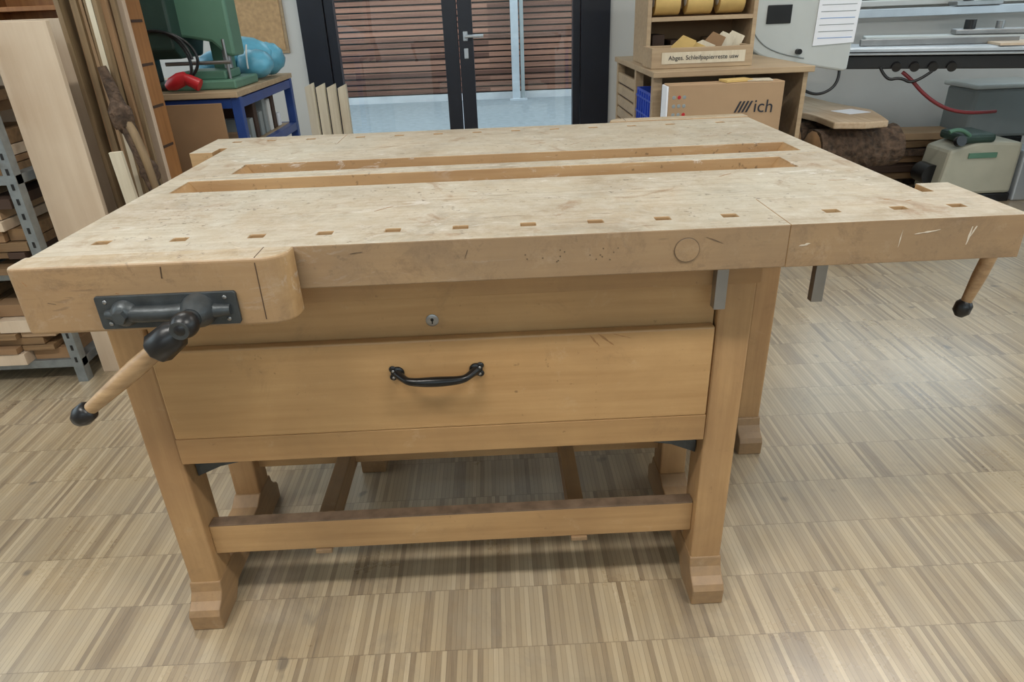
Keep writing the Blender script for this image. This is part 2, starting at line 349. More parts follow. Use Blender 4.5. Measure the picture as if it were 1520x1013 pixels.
# ------------------------------------------------------------------ workbench
T=.86; TB=.789
CX,CY=.0175,1.5287
def bench(name,loc,rot,hx,hz_tail,front):
    grp(name,loc,rot)
    hy=1.071; hw=.0125; hd=.010
    mh=[x for x in hx]
    xs=[-.72,.755,.458,-.668,.63]; ys=[1.007,1.162,1.395,1.50,CY-.0006,hy-hd,hy+hd]
    for x in mh: xs+=[x-hw,x+hw]
    def f(u,v):
        if u>.458 and v<1.162: return False
        if 1.395<v<1.50 and -.668<u<.63: return False
        if abs(v-hy)<hd and any(abs(u-x)<hw for x in mh): return False
        return True
    plate('bench_top',xs,ys,f,TB,T,'top',bev=.002)
    tx=[.4583,.775,.835]; ty=[1.007,1.1615,1.22,hy-hd,hy+hd]
    for x in hz_tail: tx+=[x-hw,x+hw]
    def f2(u,v):
        if v>1.1615 and u<.775: return False
        if abs(v-hy)<hd and any(abs(u-x)<hw for x in hz_tail): return False
        return True
    plate('tail_vise_block',tx,ty,f2,TB,T,'top',bev=.001)
    for i,x in enumerate(mh): box('dog_pocket_%d'%i,x-hw,x+hw,hy-hd,hy+hd,TB+.002,TB+.02,'hole',0)
    for i,x in enumerate(hz_tail): box('tail_dog_pocket_%d'%i,x-hw,x+hw,hy-hd,hy+hd,TB+.002,TB+.02,'hole',0)
    for x in (hz_tail[0],hx[-1],hx[3]):
        box('dog_head',x-.0095,x+.0095,hy-.007,hy+.007,TB+.02,T-.006,'galv',.001)
    rn=random.Random(5)
    if front:
        fy0,fy1=1.0064,1.0075
        for (x,z,L,Wd,a) in [(.677,.838,.040,.0022,.15),(.746,.829,.030,.0025,1.45),(.751,.836,.018,.003,1.2),(.636,.829,.028,.0014,1.5),(.484,.826,.018,.003,.2)]:
            smear('paint_mark',(x,z),L,Wd,a,'y',fy0,fy1,'paint',rn)
        for k in range(16):
            x=.02+rn.random()*.17; z=.815+rn.random()*.02
            box('nail_dent',x-.001,x+.001,1.0064,1.0075,z-.001,z+.001,'dent',0)
        for (x,z,L,Wd,a) in [(.34,.84,.03,.0016,-.4),(-.05,.835,.016,.0016,1.2),(-.22,.845,.02,.0014,.1)]:
            smear('dark_mark',(x,z),L,Wd,a,'y',fy0,fy1,'dent',rn)
    for k in range(22):
        x=rn.uniform(-.1,.74) if k%3 else rn.uniform(-.68,.0); y=rn.uniform(1.10,1.36)
        if k%4==0: y=rn.uniform(1.012,1.05)
        if x>.44 and y<1.18: y+=.09
        smear('glue_mark',(x,y),rn.uniform(.012,.045),rn.uniform(.001,.0024),rn.uniform(-.7,.9),'z',T-.001,T+.0003,'paint' if k%5<3 else 'stain',rn)
    box('tray_bottom',-.70,.66,1.385,1.505,.772,.7885,'panel2',.001)
    prism('tray_end_left',[(-.668,.857),(-.668,.789),(-.62,.789)],'y',1.395,1.50,'beech')
    prism('tray_end_right',[(.63,.857),(.63,.789),(.575,.789)],'y',1.395,1.50,'beech')
    box('under_rail_front',-.69,.449,1.068,1.0845,.738,TB,'panel2',.002)
    box('end_bearer_left',-.69,-.63,1.085,1.47,.745,TB,'beechy',.002)
    box('end_bearer_right',.385,.449,1.085,1.47,.745,TB,'beechy',.002)
    if front:
        rev('apron_plug_ring',(.297,1.0075,.826),(.297,1.0055,.826),[(0,.0205),(1,.0200)],'dent',32)
        rev('apron_plug',(.297,1.0075,.826),(.297,1.0050,.826),[(0,.0192),(1,.0190)],'top',32)
    for sx,(x0,x1) in {'left':(-.69,-.628),'right':(.385,.449)}.items():
        box('leg_front_'+sx,x0,x1,1.085,1.160,.09,.745,'beechz',.004)
        box('leg_rear_'+sx,x0,x1,1.375,1.445,.09,.745,'beechz',.004)
        pr=[(1.045,0),(1.043,.04),(1.050,.052),(1.066,.062),(1.078,.078),(1.083,.10),(1.165,.10),(1.19,.085),(1.34,.085),(1.37,.10),(1.45,.10),(1.455,.078),(1.467,.062),(1.483,.052),(1.49,.04),(1.488,0),(1.40,0),(1.37,.028),(1.16,.028),(1.13,0)]
        prism('foot_'+sx,pr,'x',x0-.002,x1+.002,'beechy',.003)
        box('side_rail_'+sx,x0+.015,x1-.015,1.16,1.375,.60,.70,'beechy',.002)
    box('stretcher_front',-.628,.385,1.105,1.132,.158,.232,'beech',.002)
    box('stretcher_worn_edge',-.627,.384,1.1046,1.1325,.2315,.2345,'darkedge',.001)
    box('stretcher_rear',-.628,.385,1.405,1.43,.158,.232,'beech',.002)
    for i,x in enumerate((-.40,.145)):
        box('cross_bar_%d'%i,x-.017,x+.017,1.10,1.435,.148,.1575,'beechy',.001)
        box('cross_bar_rib_%d'%i,x-.017,x+.017,1.133,1.404,.1575,.205,'beechy',.002)
    box('cabinet_rail',-.626,.383,1.098,1.118,.650,TB-.001,'panel',.001)
    box('cabinet_back',-.626,.383,1.425,1.44,.42,TB-.001,'panel2',.001)
    box('cabinet_side_left',-.626,-.61,1.118,1.425,.42,TB-.001,'panel2',.001)
    box('cabinet_side_right',.367,.383,1.118,1.425,.42,TB-.001,'panel2',.001)
    box('cabinet_bottom',-.61,.367,1.118,1.425,.425,.44,'panel2',.001)
    box('drawer_front',-.6245,.381,1.076,1.097,.468,.655,'panel',.004)
    box('drawer_front_lower_board',-.6245,.381,1.0762,1.097,.4126,.4682,'panel2',.0008)
    if front:
        for (x,z,L,Wd,a) in [(.165,.638,.030,.003,-.9),(.185,.640,.04,.003,-.7),(.215,.645,.035,.002,-.3)]:
            smear('drawer_stain',(x,z),L,Wd,a,'y',1.0757,1.0765,'stain',rn)
        for k in range(10): box('pin_dent',.169,.1703,1.0755,1.0765,.48+k*.017,.4813+k*.017,'stain',0)
    kx,kz=-.123,.683
    rev('lock_escutcheon',(kx,1.0985,kz),(kx,1.0955,kz),[(0,.0115),(.7,.0115),(1,.0095)],'steel',28)
    rev('keyhole_round',(kx,1.0958,kz+.002),(kx,1.0948,kz+.002),[(0,.003),(1,.003)],'black',12)
    box('keyhole_slot',kx-.0012,kx+.0012,1.0948,1.0958,kz-.006,kz+.002,'black',0)
    hc=-.121; hz=.592; w=.071
    for s in (-1,1):
        rev('pull_plate',(hc+s*w,1.0765,hz),(hc+s*w,1.0705,hz),[(0,.0125),(.6,.012),(1,.008)],'blackpaint',24)
        ball('pull_lobe_a',(hc+s*(w+.008),1.074,hz+.008),.0068,'blackpaint',(1,.5,1))
        ball('pull_lobe_b',(hc+s*(w+.008),1.074,hz-.008),.0068,'blackpaint',(1,.5,1))
        ball('pull_screw_a',(hc+s*(w+.007),1.0695,hz+.006),.0028,'steel',(1,.5,1),0,2)
        ball('pull_screw_b',(hc+s*(w+.007),1.0695,hz-.007),.0028,'steel',(1,.5,1),0,2)
    tube('pull_grip',[(hc-w,1.072,hz),(hc-w+.012,1.056,hz-.003),(hc-w+.026,1.046,hz-.005),(hc,1.044,hz-.005),(hc+w-.026,1.046,hz-.005),(hc+w-.012,1.056,hz-.003),(hc+w,1.072,hz)],.0076,'blackpaint',[1.1,.85,.95,1.3,.95,.85,1.1])
    for s,x,d in (('left',-.626,1),('right',.383,-1)):
        prism('runner_block_'+s,[(x,.4115),(x+d*.096,.4115),(x+d*.088,.380),(x+d*.05,.372),(x,.350)],'y',1.120,1.34,'iron',.002)
    # front vise
    jx0,jx1=-.722,-.313
    y0,y1=.950,1.0035
    def arc(cx,cy,r,a0,a1,n=8): return [(cx+r*math.cos(math.radians(a0+(a1-a0)*i/n)),cy+r*math.sin(math.radians(a0+(a1-a0)*i/n))) for i in range(n+1)]
    pts=[(jx0,y1)]+arc(jx0+.012,y0+.012,.012,180,270,5)+arc(jx1-.04,y0+.04,.04,270,360,10)+[(jx1,y1)]
    prism('front_vise_jaw',pts,'z',.755,T+.003,'jaw',.005,seg=3)
    box('jaw_joint_line',jx1-.0455,jx1-.0440,.9495,.953,.765,T-.004,'seam',0)
    box('jaw_joint_line_top',jx1-.0455,jx1-.0440,.953,1.0,T+.0025,T+.0032,'seam',0)
    box('jaw_crack',-.497,-.4955,.9492,.951,.838,.856,'seam',0,ry=.12)
    if front:
        for k in range(5): smear('jaw_dent',(rn.uniform(-.70,-.36),rn.uniform(.80,.85)),rn.uniform(.006,.016),.0012,rn.uniform(-1,1),'y',.9496,.951,'dent' if k%2 else 'stain',rn)
    prism('vise_plate',[(-.603,.766),(-.601,.762),(-.397,.762),(-.394,.766),(-.394,.812),(-.397,.815),(-.601,.815),(-.603,.812)],'y',.944,.9502,'iron',.0012)
    tube('vise_plate_rib',[(-.59,.943,.787),(-.55,.940,.787),(-.50,.939,.787),(-.46,.940,.787),(-.405,.943,.787)],.014,'iron',[.5,1,.85,1.1,.6])
    rev('vise_boss_left',(-.562,.945,.788),(-.562,.928,.788),[(0,.021),(.5,.019),(.8,.014),(1,.008)],'iron')
    rev('vise_bolt',(-.562,.930,.788),(-.562,.921,.788),[(0,.011),(1,.010)],'iron',6,False)
    rev('vise_boss_screw',(-.452,.945,.788),(-.452,.912,.788),[(0,.027),(.35,.025),(.7,.020),(1,.015)],'iron')
    for px_ in (-.588,-.411):
        for pz in (.771,.806): ball('plate_screw',(px_,.944,pz),.0035,'steel',(1,.4,1),0,2)
    hp=Vector((-.450,.888,.790)); dd=Vector((-.80,-.02,-.60)).normalized()
    cyl('vise_screw',(-.452,.918,.788),(-.452,.868,.788),.0135,'iron')
    ball('vise_hub_head',(-.451,.888,.789),.0195,'black',(1,1.15,1))
    rev('handle_socket',hp+dd*.005,hp+dd*.066,[(0,.013),(.15,.015),(.28,.022),(.9,.0245),(1,.019)],'black',8,True)
    rev('vise_handle',hp+dd*.060,hp+dd*.225,[(0,.013),(.3,.0145),(.75,.0115),(1,.0095)],'handlewood')
    rev('handle_cap',hp+dd*.215,hp+dd*.250,[(0,.011),(.15,.0155),(.6,.0165),(.9,.012),(1,.005)],'black')
    for x in (-.562,-.452): cyl('vise_guide',(x,1.0,.765),(x,1.25,.765),.010,'steel')
    box('vise_nut_block',-.60,-.42,1.09,1.097,.715,.738,'iron',.002)
    rev('tail_screw_boss',(.835,1.09,.822),(.853,1.09,.822),[(0,.024),(.6,.022),(1,.014)],'iron')
    cyl('tail_screw',(.85,1.09,.822),(.875,1.09,.822),.012,'iron')
    ball('tail_hub',(.868,1.09,.822),.018,'iron')
    t0=Vector((.868,1.09,.822)); td=Vector((-.20,.02,-.97)).normalized()
    rev('tail_handle_socket',t0,t0+td*.05,[(0,.014),(.3,.019),(1,.017)],'black',12)
    rev('tail_handle',t0+td*.045,t0+td*.155,[(0,.012),(.5,.012),(1,.0085)],'handlewood')
    rev('tail_handle_cap',t0+td*.150,t0+td*.180,[(0,.010),(.2,.0145),(.7,.0145),(1,.007)],'black')
    cyl('tail_guide',(.775,1.185,.82),(.74,1.185,.82),.010,'black')
    box('bench_dog_a',.372-.009,.372+.011,1.046,1.0665,.702,TB+.01,'steel',.001)
    box('bench_dog_b',.55-.009,.55+.011,1.068,1.084,.698,TB+.01,'steel',.001)
hA=[-.64,-.515]+[-.3903+.1103*i for i in range(8)]
bench('workbench',(0,0,0),0,hA,[.55,.662,.758],True)
hB=[-.615]+[-.472+.1103*i for i in range(9)]
bench('workbench',(2*CX,2*CY,0),math.pi,hB,[.55,.662,.758],False)

# ------------------------------------------------------------------ room
nogrp()
X0,X1,Y0,Y1,H=-3.3,4.8,-2.8,5.0,2.9
box('floor',X0,X1,Y0,Y1+.15,-.05,0,'floor',0)
box('ceiling',X0-.15,X1+.15,Y0-.15,Y1+.15,H,H+.1,'ceil',0)
DX0,DX1,DH=-1.24,.82,2.3
W=[(DX0,DX1,-1,DH),(1.9,4.5,1.12,2.5),(-3.1,-1.6,1.25,2.5)]
def fw(ws):
    return lambda u,v: not any(a<u<b and c<v<d for a,b,c,d in ws)
def wall(name,ws,a0,a1,w0,w1,axis,mat):
    us=[a0,a1];vs=[0,H]
    for a,b,c,d in ws: us+=[a,b]; vs+=[max(0,c),d]
    plate(name,us,vs,fw(ws),w0,w1,mat,axis,0)
wall('wall_back',W,X0,X1,Y1,Y1+.15,'y','white')
wall('wall_front',[(-1.8,2.6,1.3,2.5)],X0,X1,Y0-.15,Y0,'y','white')  # opening cut for the added fill window
wall('wall_left',[(0,4.6,1.0,2.5)],Y0-.15,Y1+.15,X0-.15,X0,'x','white')
wall('wall_right',[(-1.5,4.0,1.0,2.5)],Y0-.15,Y1+.15,X1,X1+.15,'x','white')
def win(name,axis,a,b,c,d,w):
    grp(name)
    n=max(1,round((b-a)/1.1))
    fr=[]
    for i in range(n+1):
        p=a+(b-a)*i/n; fr.append((max(a,p-.03),min(b,p+.03),c,d))
    fr+= [(a,b,c,c+.06),(a,b,d-.06,d)]
    for i,(p,q,r,s) in enumerate(fr):
        if axis=='y': box('frame_%d'%i,p,q,w,w+.06,r,s,'frame',.002)
        else: box('frame_%d'%i,w,w+.06,p,q,r,s,'frame',.002)
    if axis=='y': box('pane',a,b,w+.028,w+.032,c,d,'glass',0)
    else: box('pane',w+.028,w+.032,a,b,c,d,'glass',0)
win('window_1','y',1.9,4.5,1.12,2.5,Y1+.05)
win('window_2','y',-3.1,-1.6,1.25,2.5,Y1+.05)
win('fill_window','y',-1.8,2.6,1.3,2.5,Y0-.10)  # unseen window behind the camera, added for soft frontal light
win('window_4','x',0,4.6,1.0,2.5,X0-.10)
win('window_5','x',-1.5,4.0,1.0,2.5,X1+.04)
def leaf(name,a,b,sl,sr,lever):
    grp(name)
    y0,y1=Y1-.02,Y1+.05
    box('stile_left',a,a+sl,y0,y1,0,DH-.1,'frame',.003)
    box('stile_right',b-sr,b,y0,y1,0,DH-.1,'frame',.003)
    box('bottom_rail',a+sl,b-sr,y0,y1,0,.12,'frame',.003)
    box('top_rail',a+sl,b-sr,y0,y1,DH-.22,DH-.1,'frame',.003)
    box('glass_pane',a+sl,b-sr,Y1+.012,Y1+.018,.12,DH-.22,'glass',0)
    if lever:
        hx,hz=a+.045,1.0
        box('lever_plate',hx-.016,hx+.016,y0-.008,y0,hz-.03,hz+.03,'alu',.004)
        cyl('lever_neck',(hx,y0,hz),(hx,y0-.05,hz),.009,'alu')
        tube('lever',[(hx,y0-.05,hz),(hx+.03,y0-.052,hz),(hx+.12,y0-.05,hz)],.010,'alu')
        box('key_plate',hx-.015,hx+.015,y0-.008,y0,hz-.14,hz-.075,'alu',.006)
leaf('door_1',-1.07,-.205,.06,.095,False)
leaf('door_2',-.198,.62,.095,.05,True)
nogrp()
grp('door_frame')
box('frame_left',DX0,-1.075,Y1-.03,Y1+.1,0,DH,'frame',.003)
box('frame_right',.625,DX1,Y1-.03,Y1+.1,0,DH,'frame',.003)
box('frame_head',-1.075,.625,Y1-.03,Y1+.1,DH-.095,DH,'frame',.003)
nogrp()
box('baseboard_back',.83,X1,Y1-.015,Y1-.001,0,.08,'greywall',.001)
box('baseboard_left',X0+.001,X0+.015,Y0,Y1,0,.08,'greywall',.001)
grp('cork_board'); box('cork',-1.75,-1.36,Y1-.02,Y1-.002,.96,1.6,'cork',.001); box('cork_frame',-1.77,-1.34,Y1-.015,Y1-.001,.94,1.62,'desk',.001); nogrp()
# outside
box('courtyard_ground',-9,10,Y1+.15,16,-.06,-.005,'asph',0)
grp('timber_cladding_wall')
box('backing',-9,10,10.08,10.25,-.02,4.2,'black',0)
bm=bmesh.new()
for i in range(54):
    z0=.10+i*.075
    for v in bmesh.ops.create_cube(bm,size=1)['verts']:
        v.co=Vector((v.co.x*18.5+.5,10.05+v.co.y*.03,z0+.03+v.co.z*.055))
fin('slats',bm,'clad',0)
box('plinth',-9,10,10.02,10.09,-.01,.085,'conc',0)
nogrp()
grp('steel_post')
box('post',.30,.40,9.80,9.90,-.01,4.2,'alu',.004)
box('post_rail',.42,.47,9.84,9.90,-.01,4.2,'machgrey',.004)
box('base',.26,.50,9.76,9.94,-.01,.02,'alu',.002)
nogrp()
for i,(x,y) in enumerate([(-1.2,.1),(1.5,.1),(-1.2,2.4),(1.9,2.6)]):
    grp('ceiling_lamp')
    box('housing',x-.65,x+.65,y-.11,y+.11,2.80,2.899,'white',.004)
    box('diffuser',x-.63,x+.63,y-.09,y+.09,2.792,2.80,'tube',0)
    l=bpy.data.lights.new('lamp_light','AREA'); l.shape='RECTANGLE'; l.size=1.26; l.size_y=.2; l.energy=17 if y>1 else 40; l.color=(1,.97,.92)
    o=bpy.data.objects.new('lamp_light',l); COL.objects.link(o); o.location=(x,y,2.785); o.parent=PAR[0]
nogrp()

# ------------------------------------------------------------------ left side
grp('lumber_rack')
for x in (-2.75,-1.52):
    for y in (2.20,2.50):
        prism('post',[(x-.035,y),(x,y),(x,y+.035),(x-.004,y+.035),(x-.004,y+.004),(x-.035,y+.004)],'z',0,1.15,'galv')
for z in (.06,.40,.72,1.10):
    box('shelf',-2.77,-1.52,2.204,2.53,z,z+.03,'galv',.001)
for i in range(22):
    box('post_hole_%d'%i,-1.541,-1.533,2.1985,2.2,.08+i*.048,.10+i*.048,'black',0)
for z0,z1 in ((.09,.36),(.43,.69),(.75,1.0)):
    z=z0
    while z<z1-.03:
        h=random.uniform(.02,.05); x=-2.72
        while x<-1.62:
            w=random.uniform(.06,.2)
            if random.random()<.88: box('offcut',x,min(x+w-.005,-1.56),2.16+random.uniform(0,.06),2.5,z,z+h-.003,random.choice(['brownx','pale','card','card2','dkbrown','brownx']),.001)
            x+=w
        z+=h
nogrp()
grp('plywood_sheet'); box('sheet',-1.50,-1.315,2.27,2.29,0,1.187,'pale',.001); box('sheet_wide',-2.5,-1.42,2.56,2.58,0,1.193,'pale',.001); nogrp()
grp('timber_lath_bundle')
for i in range(9):
    x=-1.335+i*.018
    ln=random.uniform(1.5,2.0)
    box('lath_%d'%i,x,x+random.uniform(.012,.02),2.40+random.uniform(-.03,.03),2.44+random.uniform(0,.02),0,ln,['brownz','card2','brownz','card','brownz','whitewood','brownz','card2','brownz'][i],.001,ry=random.uniform(-.015,.015))
nogrp()
grp('gnarled_branch')
tube('stem',[(-1.12,2.33,.0),(-1.13,2.33,.5),(-1.17,2.33,.75),(-1.20,2.34,.9),(-1.23,2.35,1.05)],.022,'bark',[1,1.1,.9,1.2,.6])
ball('knot',(-1.205,2.335,.90),.035,'bark',(1,.8,1.5),.3)
ball('knot_low',(-1.16,2.33,.72),.03,'bark',(1,.8,1.6),.3)
tube('offshoot',[(-1.19,2.33,.88),(-1.15,2.31,.83),(-1.14,2.31,.6)],.014,'brownz',[1,1,.8])
nogrp()
grp('leaning_board'); box('board',-1.285,-1.195,2.52,2.545,0,1.9,'pink',.001); nogrp()
grp('thin_offcut_board'); box('board',-1.22,-1.18,2.26,2.275,0,.80,'whitewood',.001,ry=-.05); nogrp()
grp('pigeonhole_cabinet')
box('carcass_side',-1.32,-1.30,2.72,2.88,0,2.0,'orange',.001)
box('carcass_side_left',-1.80,-1.78,2.72,2.88,0,2.0,'orange',.001)
box('back',-1.78,-1.32,2.86,2.88,0,2.0,'orange',0)
for i in range(14): box('shelf_%d'%i,-1.78,-1.32,2.72,2.86,.02+i*.15,.035+i*.15,'orange',.001)
for i in range(13): box('slot_%d'%i,-1.2995,-1.298,2.77,2.86,.12+i*.15,.13+i*.15,'dkbrown',0)
nogrp()
grp('machine_table')
box('table_top',-1.95,-1.08,3.08,3.98,.865,.89,'desk',.003)
for x in (-1.93,-1.12):
    for y in (3.10,3.92): box('leg',x,x+.04,y,y+.04,0,.865,'blue',.003)
for z in (.82,.60,.12):
    for y in (3.10,3.92): box('rail_x',-1.89,-1.12,y+.002,y+.038,z,z+.04,'blue',.002)
    for x in (-1.93,-1.12): box('rail_y',x+.002,x+.038,3.14,3.92,z,z+.04,'blue',.002)
box('lower_shelf',-1.89,-1.12,3.14,3.92,.625,.64,'desk',.001)
nogrp()
grp('cardboard_sheets'); box('sheet_1',-1.62,-1.14,3.035,3.045,.0,.85,'card2',.001); box('sheet_2',-1.75,-1.22,3.055,3.065,.0,.80,'card',.001); nogrp()
grp('shelf_clutter')
for i in range(9):
    y=3.2+i*.075
    box('item_%d'%i,-1.5+random.uniform(0,.2),-1.14,y,y+.05,.641,.641+random.uniform(.03,.17),random.choice(['white','alu','dkbrown','machgrey','card','paper']),.003,)
nogrp()
grp('mortising_machine')
box('base',-1.42,-1.11,3.18,3.50,.891,.93,'green',.008)
box('base_block',-1.36,-1.16,3.22,3.42,.93,.965,'green',.006)
box('column',-1.28,-1.20,3.42,3.50,.93,1.45,'green',.01)
prism('head',[(3.14,1.06),(3.20,1.02),(3.44,1.02),(3.48,1.08),(3.48,1.42),(3.14,1.42)],'x',-1.46,-1.32,'greendk',.01)
prism('arm',[(-1.42,1.12),(-1.20,1.08),(-1.14,1.02),(-1.11,1.02),(-1.11,1.30),(-1.42,1.34)],'y',3.24,3.38,'green',.012)
cyl('quill',(-1.17,3.31,1.05),(-1.17,3.31,.97),.018,'steel')
box('motor_housing',-1.62,-1.44,3.18,3.46,1.04,1.50,'greendk',.015)
box('motor_foot',-1.58,-1.40,3.20,3.44,.891,.92,'greendk',.004)
box('motor_stand',-1.56,-1.50,3.26,3.38,.92,1.04,'greendk',.004)
cyl('fence_rod',(-1.40,3.2,1.0),(-1.12,3.2,1.0),.008,'steel')
cyl('fence_post',(-1.15,3.24,.93),(-1.15,3.24,1.09),.007,'steel')
nogrp()
grp('power_cable')
pts=[]
for k in range(26):
    a=k*.62; r=.15+.02*math.sin(k)
    pts.append((-1.40+r*math.cos(a),3.12+.0015*k,1.02+.12*math.sin(a)))
tube('cable_coil',pts,.0065,'black')
rev('plug_body',(-1.38,3.115,.915),(-1.29,3.115,.955),[(0,.014),(.3,.028),(.7,.03),(1,.022)],'red')
rev('plug_socket',(-1.31,3.115,.955),(-1.24,3.115,.918),[(0,.016),(.4,.024),(1,.026)],'red')
nogrp()
grp('turquoise_bag')
ball('bag_body',(-1.24,3.76,.99),.13,'turq',(1.1,.9,.72),.09)
ball('bag_fold',(-1.15,3.62,.963),.085,'turq',(1.0,1.1,.78),.12)
ball('bag_fold_low',(-1.33,3.66,.965),.09,'turq',(1.2,1,.75),.12)
ball('bag_fold_back',(-1.14,3.82,.975),.09,'turq',(.9,1,.85),.12)
tube('drawstring',[(-1.17,3.6,1.05),(-1.16,3.53,1.0),(-1.15,3.50,.95)],.004,'white')
nogrp()
grp('standing_plank')
for i in range(4):
    x=-1.03+i*.056; h=.83-.006*i
    prism('plank_%d'%i,[(x,0),(x+.047,0),(x+.047,h),(x,h-.02)],'y',4.01+.02*i,4.05+.02*i,'whitewood',.001)
nogrp()
grp('offcut_plank'); box('plank',-.80,-.66,4.1,4.6,.0,.03,'whitewood',.002); nogrp()

# ------------------------------------------------------------------ right side
grp('tool_desk')
box('desk_top',.70,1.40,3.08,4.06,.875,.90,'desk',.003)
box('side_right',1.37,1.39,3.12,4.04,0,.875,'desk',.001)
box('back_board',.72,1.37,4.02,4.04,0,.875,'desk',.001)
box('corner_post_a',.71,.75,3.12,3.16,0,.875,'desk',.002)
box('corner_post_b',.71,.75,3.50,3.54,0,.875,'desk',.002)
box('corner_post_c',.71,.75,4.0,4.04,0,.875,'desk',.002)
box('lower_shelf',.75,1.37,3.10,4.02,.40,.42,'desk',.001)
for i in range(8):
    z=.82-i*.06
    box('drawer_edge_%d'%i,.712,.73,3.545,3.995,z-.045,z+.005,'desk',.004)
    box('drawer_gap_%d'%i,.722,.735,3.545,3.995,z-.056,z-.044,'dkbrown',0)
nogrp()
grp('blue_crate')
box('crate_front',.716,.722,3.17,3.49,.52,.80,'crate',.002)
box('crate_end_a',.716,.98,3.17,3.176,.52,.80,'crate',.002); box('crate_end_b',.716,.98,3.484,3.49,.52,.80,'crate',.002)
box('crate_back',.974,.98,3.176,3.484,.52,.80,'crate',.002); box('crate_floor',.716,.98,3.17,3.49,.42,.525,'crate',.002)
for i in range(4): box('rib_%d'%i,.712,.716,3.17,3.49,.55+i*.07,.56+i*.07,'crate',.001)
for i in range(6): box('rib_v_%d'%i,.711,.716,3.20+i*.05,3.206+i*.05,.53,.79,'crate',.001)
nogrp()
FY=Matrix(((1,0,0,0),(0,0,-1,0),(0,1,0,0),(0,0,0,1)))
def tmw(x,y,z,tilt=0):
    return Matrix.Translation((x,y,z))@Matrix.Rotation(tilt,4,'Y')@FY
grp('cardboard_box')
box('box_body',.745,1.235,2.98,3.07,.0,.855,'card',.003)
box('flap_left',.738,.745,2.98,3.07,.70,.85,'paper',.001)
text('lettering','ich',.075,'ink',tmw(1.155,2.9785,.755,.05))
for i in range(4): prism('printed_mark_%d'%i,[(1.03+i*.016,.735),(1.038+i*.016,.735),(1.06+i*.016,.78),(1.052+i*.016,.78)],'y',2.9775,2.9795,'ink')
for i in range(3):
    for j in range(4): ball('printed_dot',(.77+.022*i,2.98,.70+.035*j),.008,'red' if (i*2+j)%5==0 else 'machgrey',(1,.05,1),0,2)
box('paper_a',.98,1.10,2.99,3.06,.856,.866,'sand',.001,rz=.2); box('paper_b',1.08,1.19,2.99,3.06,.856,.862,'whitewood',.001,rz=-.15)
nogrp()
grp('abrasive_holder_shelf')
box('side_left',.735,.755,3.42,3.72,.901,1.55,'desk',.002)
box('side_right',1.225,1.245,3.42,3.72,.901,1.55,'desk',.002)
box('back',.755,1.225,3.70,3.72,.901,1.55,'card2',.001)
for z in (1.085,1.30,1.53): box('shelf_%.2f'%z,.755,1.225,3.42,3.70,z,z+.018,'desk',.001)
for i in range(3):
    x=.835+i*.15
    cyl('abrasive_roll',(x-.058,3.50,1.165),(x+.058,3.50,1.165),.055,'sand')
    cyl('abrasive_core',(x-.061,3.50,1.165),(x+.061,3.50,1.165),.02,'white')
for i in range(5): box('plane_tool_%d'%i,.78+i*.09,.84+i*.09,3.50,3.64,.901,.901+random.uniform(.07,.13),random.choice(['dkbrown','brownx','black']),.004)
nogrp()
grp('sandpaper_tray')
box('front',.715,1.165,3.20,3.215,.901,.985,'desk',.002); box('rear',.715,1.165,3.385,3.40,.901,.985,'desk',.002)
box('end_a',.715,.73,3.215,3.385,.901,.985,'desk',.002); box('end_b',1.15,1.165,3.215,3.385,.901,.985,'desk',.002)
box('bottom',.73,1.15,3.215,3.385,.901,.91,'desk',0)
box('label',.76,1.13,3.198,3.1995,.920,.967,'whitewood',0)
text('label_text','Abges. Schleifpapierreste usw',.026,'ink',tmw(.945,3.197,.943))
for i in range(6):
    x=.80+i*.05; k=random.uniform(-.02,.02)
    prism('sandpaper_%d'%i,[(x,.93),(x+.09,.95),(x+.12,1.0+k),(x+.06,1.025+k),(x+.01,.99)],'y',3.24+.02*i,3.245+.02*i,random.choice(['sand','whitewood','card2']),.001)
nogrp()
grp('bandsaw')
pr=[(1.98,1.95),(1.33,1.95),(1.31,1.25)]
for i in range(9):
    a=math.radians(180+i*78/8); pr.append((1.60+.29*math.cos(a),1.12+.27*math.sin(a)))
pr+= [(1.60,.848),(1.93,.79),(1.95,.80)]
prism('body',pr,'y',3.90,4.06,'machine',.012)
tube('door_seam',[(1.36,3.898,1.30),(1.37,3.898,1.08),(1.44,3.898,.95),(1.58,3.898,.885),(1.70,3.898,.865)],.003,'machgrey')
box('dark_inset',1.47,1.60,3.893,3.899,1.04,1.13,'black',.003)
cyl('door_knob',(1.66,3.90,.90),(1.66,3.87,.90),.014,'black')
prism('notice_sheet',[(1.735,.925),(1.955,.935),(1.965,1.24),(1.74,1.24)],'y',3.894,3.8985,'paper')
for i in range(8): box('notice_line_%d'%i,1.755,1.94,3.8925,3.894,.96+i*.032,.963+i*.032,'machgrey' if i%3 else 'inkblue',0)
box('notice_header',1.76,1.94,3.8925,3.894,1.215,1.23,'inkblue',0)
tube('cable',[(1.92,3.93,.80),(1.93,3.92,.72),(1.80,3.90,.66),(1.66,3.92,.74),(1.60,3.95,.85)],.008,'black')
box('pedestal',1.43,1.62,3.93,4.05,0,.85,'greendk',.01)
nogrp()
grp('sliding_table_saw',(2.0,4.12,0),math.radians(-22))
box('sliding_table',0,2.2,-.02,.30,.865,.895,'alu',.006)
box('table_front_profile',0,2.2,-.05,-.02,.855,.890,'alu',.004)
box('table_front_groove',0,2.2,-.056,-.05,.868,.874,'black',0)
box('beam',-.04,2.2,.0,.22,.78,.85,'black',.006)
box('rear_bed',.15,2.2,.34,.52,.90,.93,'machine',.006)
box('rear_bed_front',.15,2.2,.335,.345,.80,.90,'machine',.006)
box('saw_body',1.35,2.1,.02,.50,0,.78,'machgrey',.01)
